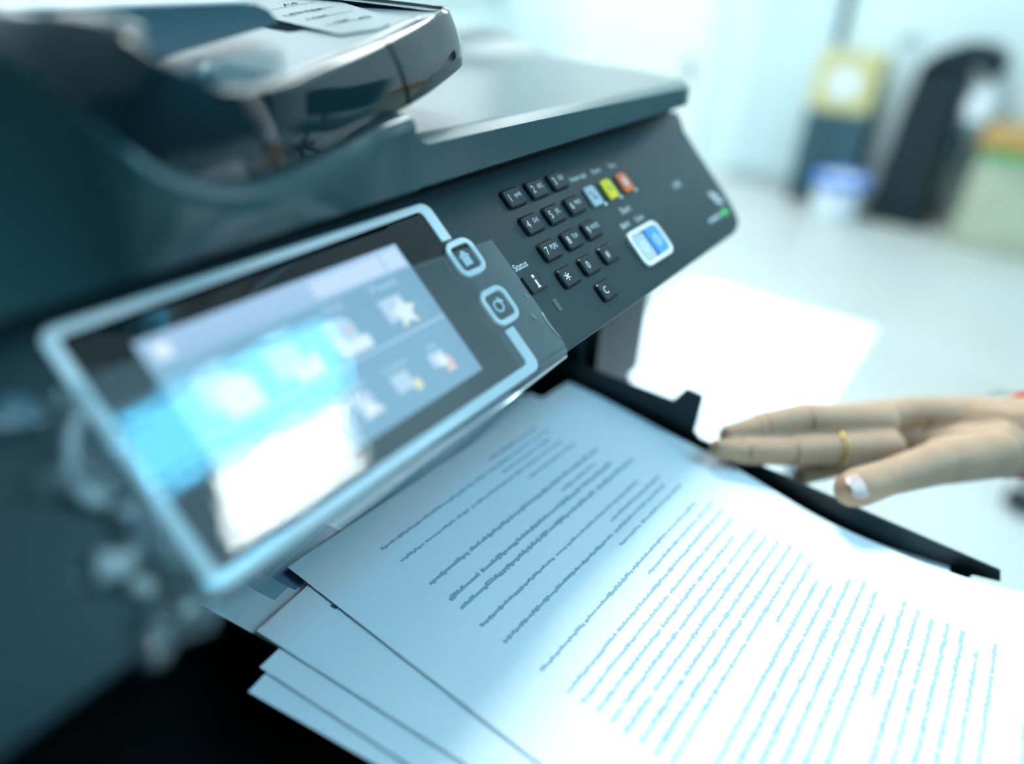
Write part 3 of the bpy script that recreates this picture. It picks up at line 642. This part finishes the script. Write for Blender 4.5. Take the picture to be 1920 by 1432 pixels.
rm = ho.modifiers.new('r', 'REMESH'); rm.mode = 'VOXEL'; rm.voxel_size = 0.0012
s1 = ho.modifiers.new('s', 'SMOOTH'); s1.factor = 0.5; s1.iterations = 4
dg = bpy.context.evaluated_depsgraph_get(); dg.update()
ev = ho.evaluated_get(dg); hm = bpy.data.meshes.new_from_object(ev)
vs = [v.co.copy() for v in hm.vertices]; fs = [list(p.vertices) for p in hm.polygons]
bpy.data.objects.remove(ho); bpy.data.meshes.remove(tmp); bpy.data.meshes.remove(hm)
# skin creases at the finger joints
def crease(p):
    for nm in ('ring_finger', 'middle_finger'):
        for q in chains[nm][1:-1]:
            c = Vector(q[:3]); d = (p-c).length
            if d < q[3]*1.6:
                ax = (Vector(chains[nm][0][:3])-Vector(chains[nm][-1][:3])).normalized(); k = abs((p-c).dot(ax))
                if k < .0016: return (c-p).normalized()*(.0014*(1-k/.0016))
    return None
PL = [[(0.1849, -0.1778, 0.8633), (0.1779, -0.1766, 0.855), (0.1685, -0.1722, 0.8466)], [(0.1667, -0.1512, 0.8633), (0.1638, -0.1557, 0.8553), (0.1646, -0.1653, 0.8476)], [(0.1158, -0.1645, 0.8782), (0.1143, -0.17, 0.8713), (0.1097, -0.1724, 0.863)]]
VW = Vector((.84, .03, -.55)).normalized()
def palm_crease(p):
    best = 1
    for L in PL:
        for a, b in zip(L, L[1:]):
            a, b = Vector(a), Vector(b); f = max(0, min(1, (p-a).dot(b-a)/(b-a).length_squared)); d = p-(a+(b-a)*f)
            if abs(d.dot(VW)) < .012: best = min(best, (d-VW*d.dot(VW)).length)
    return VW*(.0016*(1-best/.0018)) if best < .0018 else None
for i, p in enumerate(vs):
    c = crease(p) or palm_crease(p)
    if c: vs[i] = p+c
PERSON = MB().add(vs, fs).build('person', skin, None, smooth='all')
tag(PERSON, 'bare left hand and forearm reaching over the output tray, thumb toward the page', 'person')
cd = fwd
def nail(name, tip, base, nrm, wd, ln):
    tip, base = Vector(tip), Vector(base); ax = (tip-base).normalized(); nrm = (nrm-ax*nrm.dot(ax)).normalized(); sd = ax.cross(nrm); rows = []
    for i in range(9):
        t = i/8; row = []
        ws = wd*math.sqrt(max(0.05, 1-(2*t-1)**4*.75))
        for j in range(9):
            a = (j/8-.5)*2; row.append(base+ax*ln*t+sd*ws*a*.5+nrm*(-.0022*a*a))
        rows.append(row)
    low = [[p-nrm*.0006 for p in r_] for r_ in rows]
    mb = MB().loft(rows).loft(low); mb.loft([rows[0], low[0]]); mb.loft([rows[-1], low[-1]]); mb.loft([[r_[0] for r_ in rows], [r_[0] for r_ in low]]); mb.loft([[r_[-1] for r_ in rows], [r_[-1] for r_ in low]])
    return mb.build(name, nail_m, PERSON, smooth='all')
tn = Vector((-.62, -.20, .76))
c0 = Vector((0.0985, -0.1620, 0.8640)); c1 = Vector((0.0850, -0.1538, 0.8634))
nail('thumb_nail', c1+tn*.0101, c0+tn*.0101, tn, .0125, .0150)
# ring and red cord bracelet
def hoop(name, c, ax, r_, rr_, mt):
    c, ax = Vector(c), Vector(ax).normalized(); x = ax.orthogonal().normalized(); y = ax.cross(x)
    rows = [[c+(x*math.cos(2*math.pi*i/28)+y*math.sin(2*math.pi*i/28))*(r_+rr_*math.cos(2*math.pi*j/8))+ax*rr_*math.sin(2*math.pi*j/8) for j in range(8)] for i in range(29)]
    return MB().loft(rows, 0, True).build(name, mt, PERSON, smooth='all')
hoop('finger_ring', (0.1315, -0.1395, 0.8566), (.023, -.0231, -.0018), .0099, .0007, gold)
hoop('cord_bracelet', (0.2185, -0.2270, 0.8575), (.021, -.0221, -.010), .0252, .0018, red_m)
sl = MB(); sl.tube([(0.262, -0.271, 0.849), (0.3003, -0.3093, 0.8424), (0.375, -0.390, 0.852), (0.425, -0.445, 0.878), (0.445, -0.50, 0.96), (0.46, -0.56, 1.12), (0.47, -0.60, 1.24)], [.034, .037, .043, .048, .052, .06, .066], 20)
sl.build('shirt_sleeve', sleeve_m, PERSON, smooth=True, label='white shirt sleeve')

# ------------------------------------------------------------------ far side of the office
t = empty('drawer_tower', (3.82, .63, 0), 'dark grey plastic drawer tower against the far wall', 'drawer unit')
MB().box((3.70, .475, .03), (3.96, .785, .47), bev=.006).build('tower_frame', dgrey, t)
for k in range(4):
    f = MB().box((3.685, .488, .045+k*.106), (3.699, .772, .142+k*.106), bev=.004).build('drawer', dgrey, t)
    MB().box((3.676, .59, .10+k*.106), (3.6845, .67, .115+k*.106), bev=.002).build('drawer_pull', key_m, f)
for y in (.50, .76):
    for x in (3.72, 3.94): MB().lathe([(.015, 0), (.018, .01), (.018, .03)], (x, y, 0), 10).build('foot', dgrey, t)
t = empty('card_box', (3.83, .64, .4705), 'tan cardboard box with a round pale label on the drawer tower', 'box')
MB().box((3.72, .50, .4705), (3.94, .785, .735), bev=.003).build('box_body', tan, t)
MB().tube([(3.7195, .645, .605), (3.7175, .645, .605)], .072, 28).build('round_label', tape_w, t)
MB().box((3.72, .63, .7351), (3.94, .66, .7356)).build('packing_tape', beige, t)
t = empty('waste_bin', (3.55, .50, 0), 'white waste bin lined with a blue bag beside the drawer tower', 'bin')
MB().lathe([(.085, 0), (.10, .01), (.115, .20), (.112, .20)], (3.55, .50, 0), 24).build('bin_body', tape_w, t, smooth=True)
rows = []
for z, r_ in ((.165, .119), (.18, .123), (.205, .124), (.215, .118), (.20, .108), (.15, .10)):
    rows.append([(3.55+(r_+.006*math.sin(k*2.3))*math.cos(2*math.pi*k/30), .50+(r_+.006*math.sin(k*2.3))*math.sin(2*math.pi*k/30), z+.012*math.sin(k*1.7)) for k in range(30)])
MB().loft(rows, 0, True).build('bag_liner', blue_m, t, smooth=True)
t = empty('floor_machine', (3.8, .22, 0), 'black floor standing machine with an overhanging hooded top', 'machine')
MB().box((3.64, .085, .0), (3.95, .375, .10), bev=.012).build('machine_base', black, t)
rows = []
for z, y0, y1 in ((.10, .095, .365), (.30, .105, .355), (.50, .11, .345), (.62, .12, .340), (.70, .13, .335), (.74, .15, .325)):
    rows.append([(3.66, y0+.02, z), (3.68, y0, z), (3.93, y0, z), (3.93, y1, z), (3.68, y1, z), (3.66, y1-.02, z)])
mb = MB().loft(rows, 0, True); mb.f += [[0, 1, 2, 3, 4, 5], [30, 31, 32, 33, 34, 35]]; mb.mi += [0, 0]; mb.build('machine_body', black, t, smooth=True)
hd = [(.325, .70), (.29, .775), (.19, .825), (.09, .83), (.02, .80), (-.005, .745), (.02, .70), (.06, .705), (.09, .74), (.15, .735)]
MB().prism(hd, lambda y, z: (3.66, y, z), lambda y, z: (3.92, y, z)).build('machine_hood', black, t)
MB().tube([(3.75, .095, .46), (3.75, .06, .40), (3.75, .06, .30)], .02, 12).build('machine_spout', dgrey, t, smooth=True)
MB().lathe([(.02, 0), (.055, .02), (.062, .08), (.055, .14), (.02, .165)], (3.72, .045, .505), 24).build('pale_canister', tape_w, t, smooth=True)
t = empty('low_cabinet', (3.75, -.30, 0), 'low beige cabinet with an orange wooden top at the right edge', 'cabinet')
MB().box((3.56, -.72, .0), (3.97, -.03, .43), bev=.005).build('cabinet_body', beige, t)
MB().box((3.54, -.74, .44), (3.98, -.01, .51), bev=.005).build('cabinet_top', wood, t)
for y0, y1 in ((-.71, -.38), (-.37, -.04)):
    f = MB().box((3.548, y0, .02), (3.559, y1, .38), bev=.002).build('cabinet_door', beige, t)
    MB().box((3.538, (y0+y1)/2-.04, .33), (3.5475, (y0+y1)/2+.04, .342), bev=.002).build('handle', steel, f)
MB().box((3.545, -.22, .395), (3.5592, -.04, .425), bev=.001).build('green_strip', green_m, t)
hk = MB(); hk.box((3.985, .40, .78), (3.999, .50, .82), bev=.003); hk.tube([(3.985, .45, .80), (3.95, .45, .79), (3.945, .45, .815)], .006, 8)
tag(hk.build('wall_hook', base_m, None), 'small grey hook rail on the far wall above the box', 'hook')
# office chair, only its caster reaches into view
CX, CY = 1.78, -.66
t = empty('office_chair', (CX, CY, 0), 'office chair on five casters standing at the right edge', 'chair')
MB().lathe([(.03, .075), (.04, .09), (.03, .16), (.025, .17), (.025, .40), (.02, .42)], (CX, CY, 0), 16).build('gas_column', dgrey, t, smooth=True)
a0 = math.atan2(-.44-CY, 1.50-CX)
for k in range(5):
    a = a0+k*2*math.pi/5; ex, ey = CX+.335*math.cos(a), CY+.335*math.sin(a)
    lg = MB().tube([(CX+.02*math.cos(a), CY+.02*math.sin(a), .11), (CX+.2*math.cos(a), CY+.2*math.sin(a), .092), (ex, ey, .078)], [.026, .02, .016], 8).build('base_leg', dgrey, t, smooth=True)
    nx, ny = -math.sin(a), math.cos(a); cs = MB()
    for sgn in (-1, 1): cs.tube([(ex+nx*.008*sgn, ey+ny*.008*sgn, .0262), (ex+nx*.026*sgn, ey+ny*.026*sgn, .0262)], .026, 18)
    cs.tube([(ex, ey, .03), (ex, ey, .075)], .007, 8); cs.build('caster', black, t, smooth=True)
MB().box((CX-.23, CY-.23, .43), (CX+.23, CY+.23, .50), bev=.03).build('seat', dgrey, t, smooth=True)
MB().box((CX+.20, CY-.21, .60), (CX+.26, CY+.21, 1.02), bev=.025).build('backrest', dgrey, t, smooth=True)
MB().tube([(CX+.12, CY, .43), (CX+.25, CY, .45), (CX+.275, CY, .75)], .018, 8).build('back_bar', black, t, smooth=True)
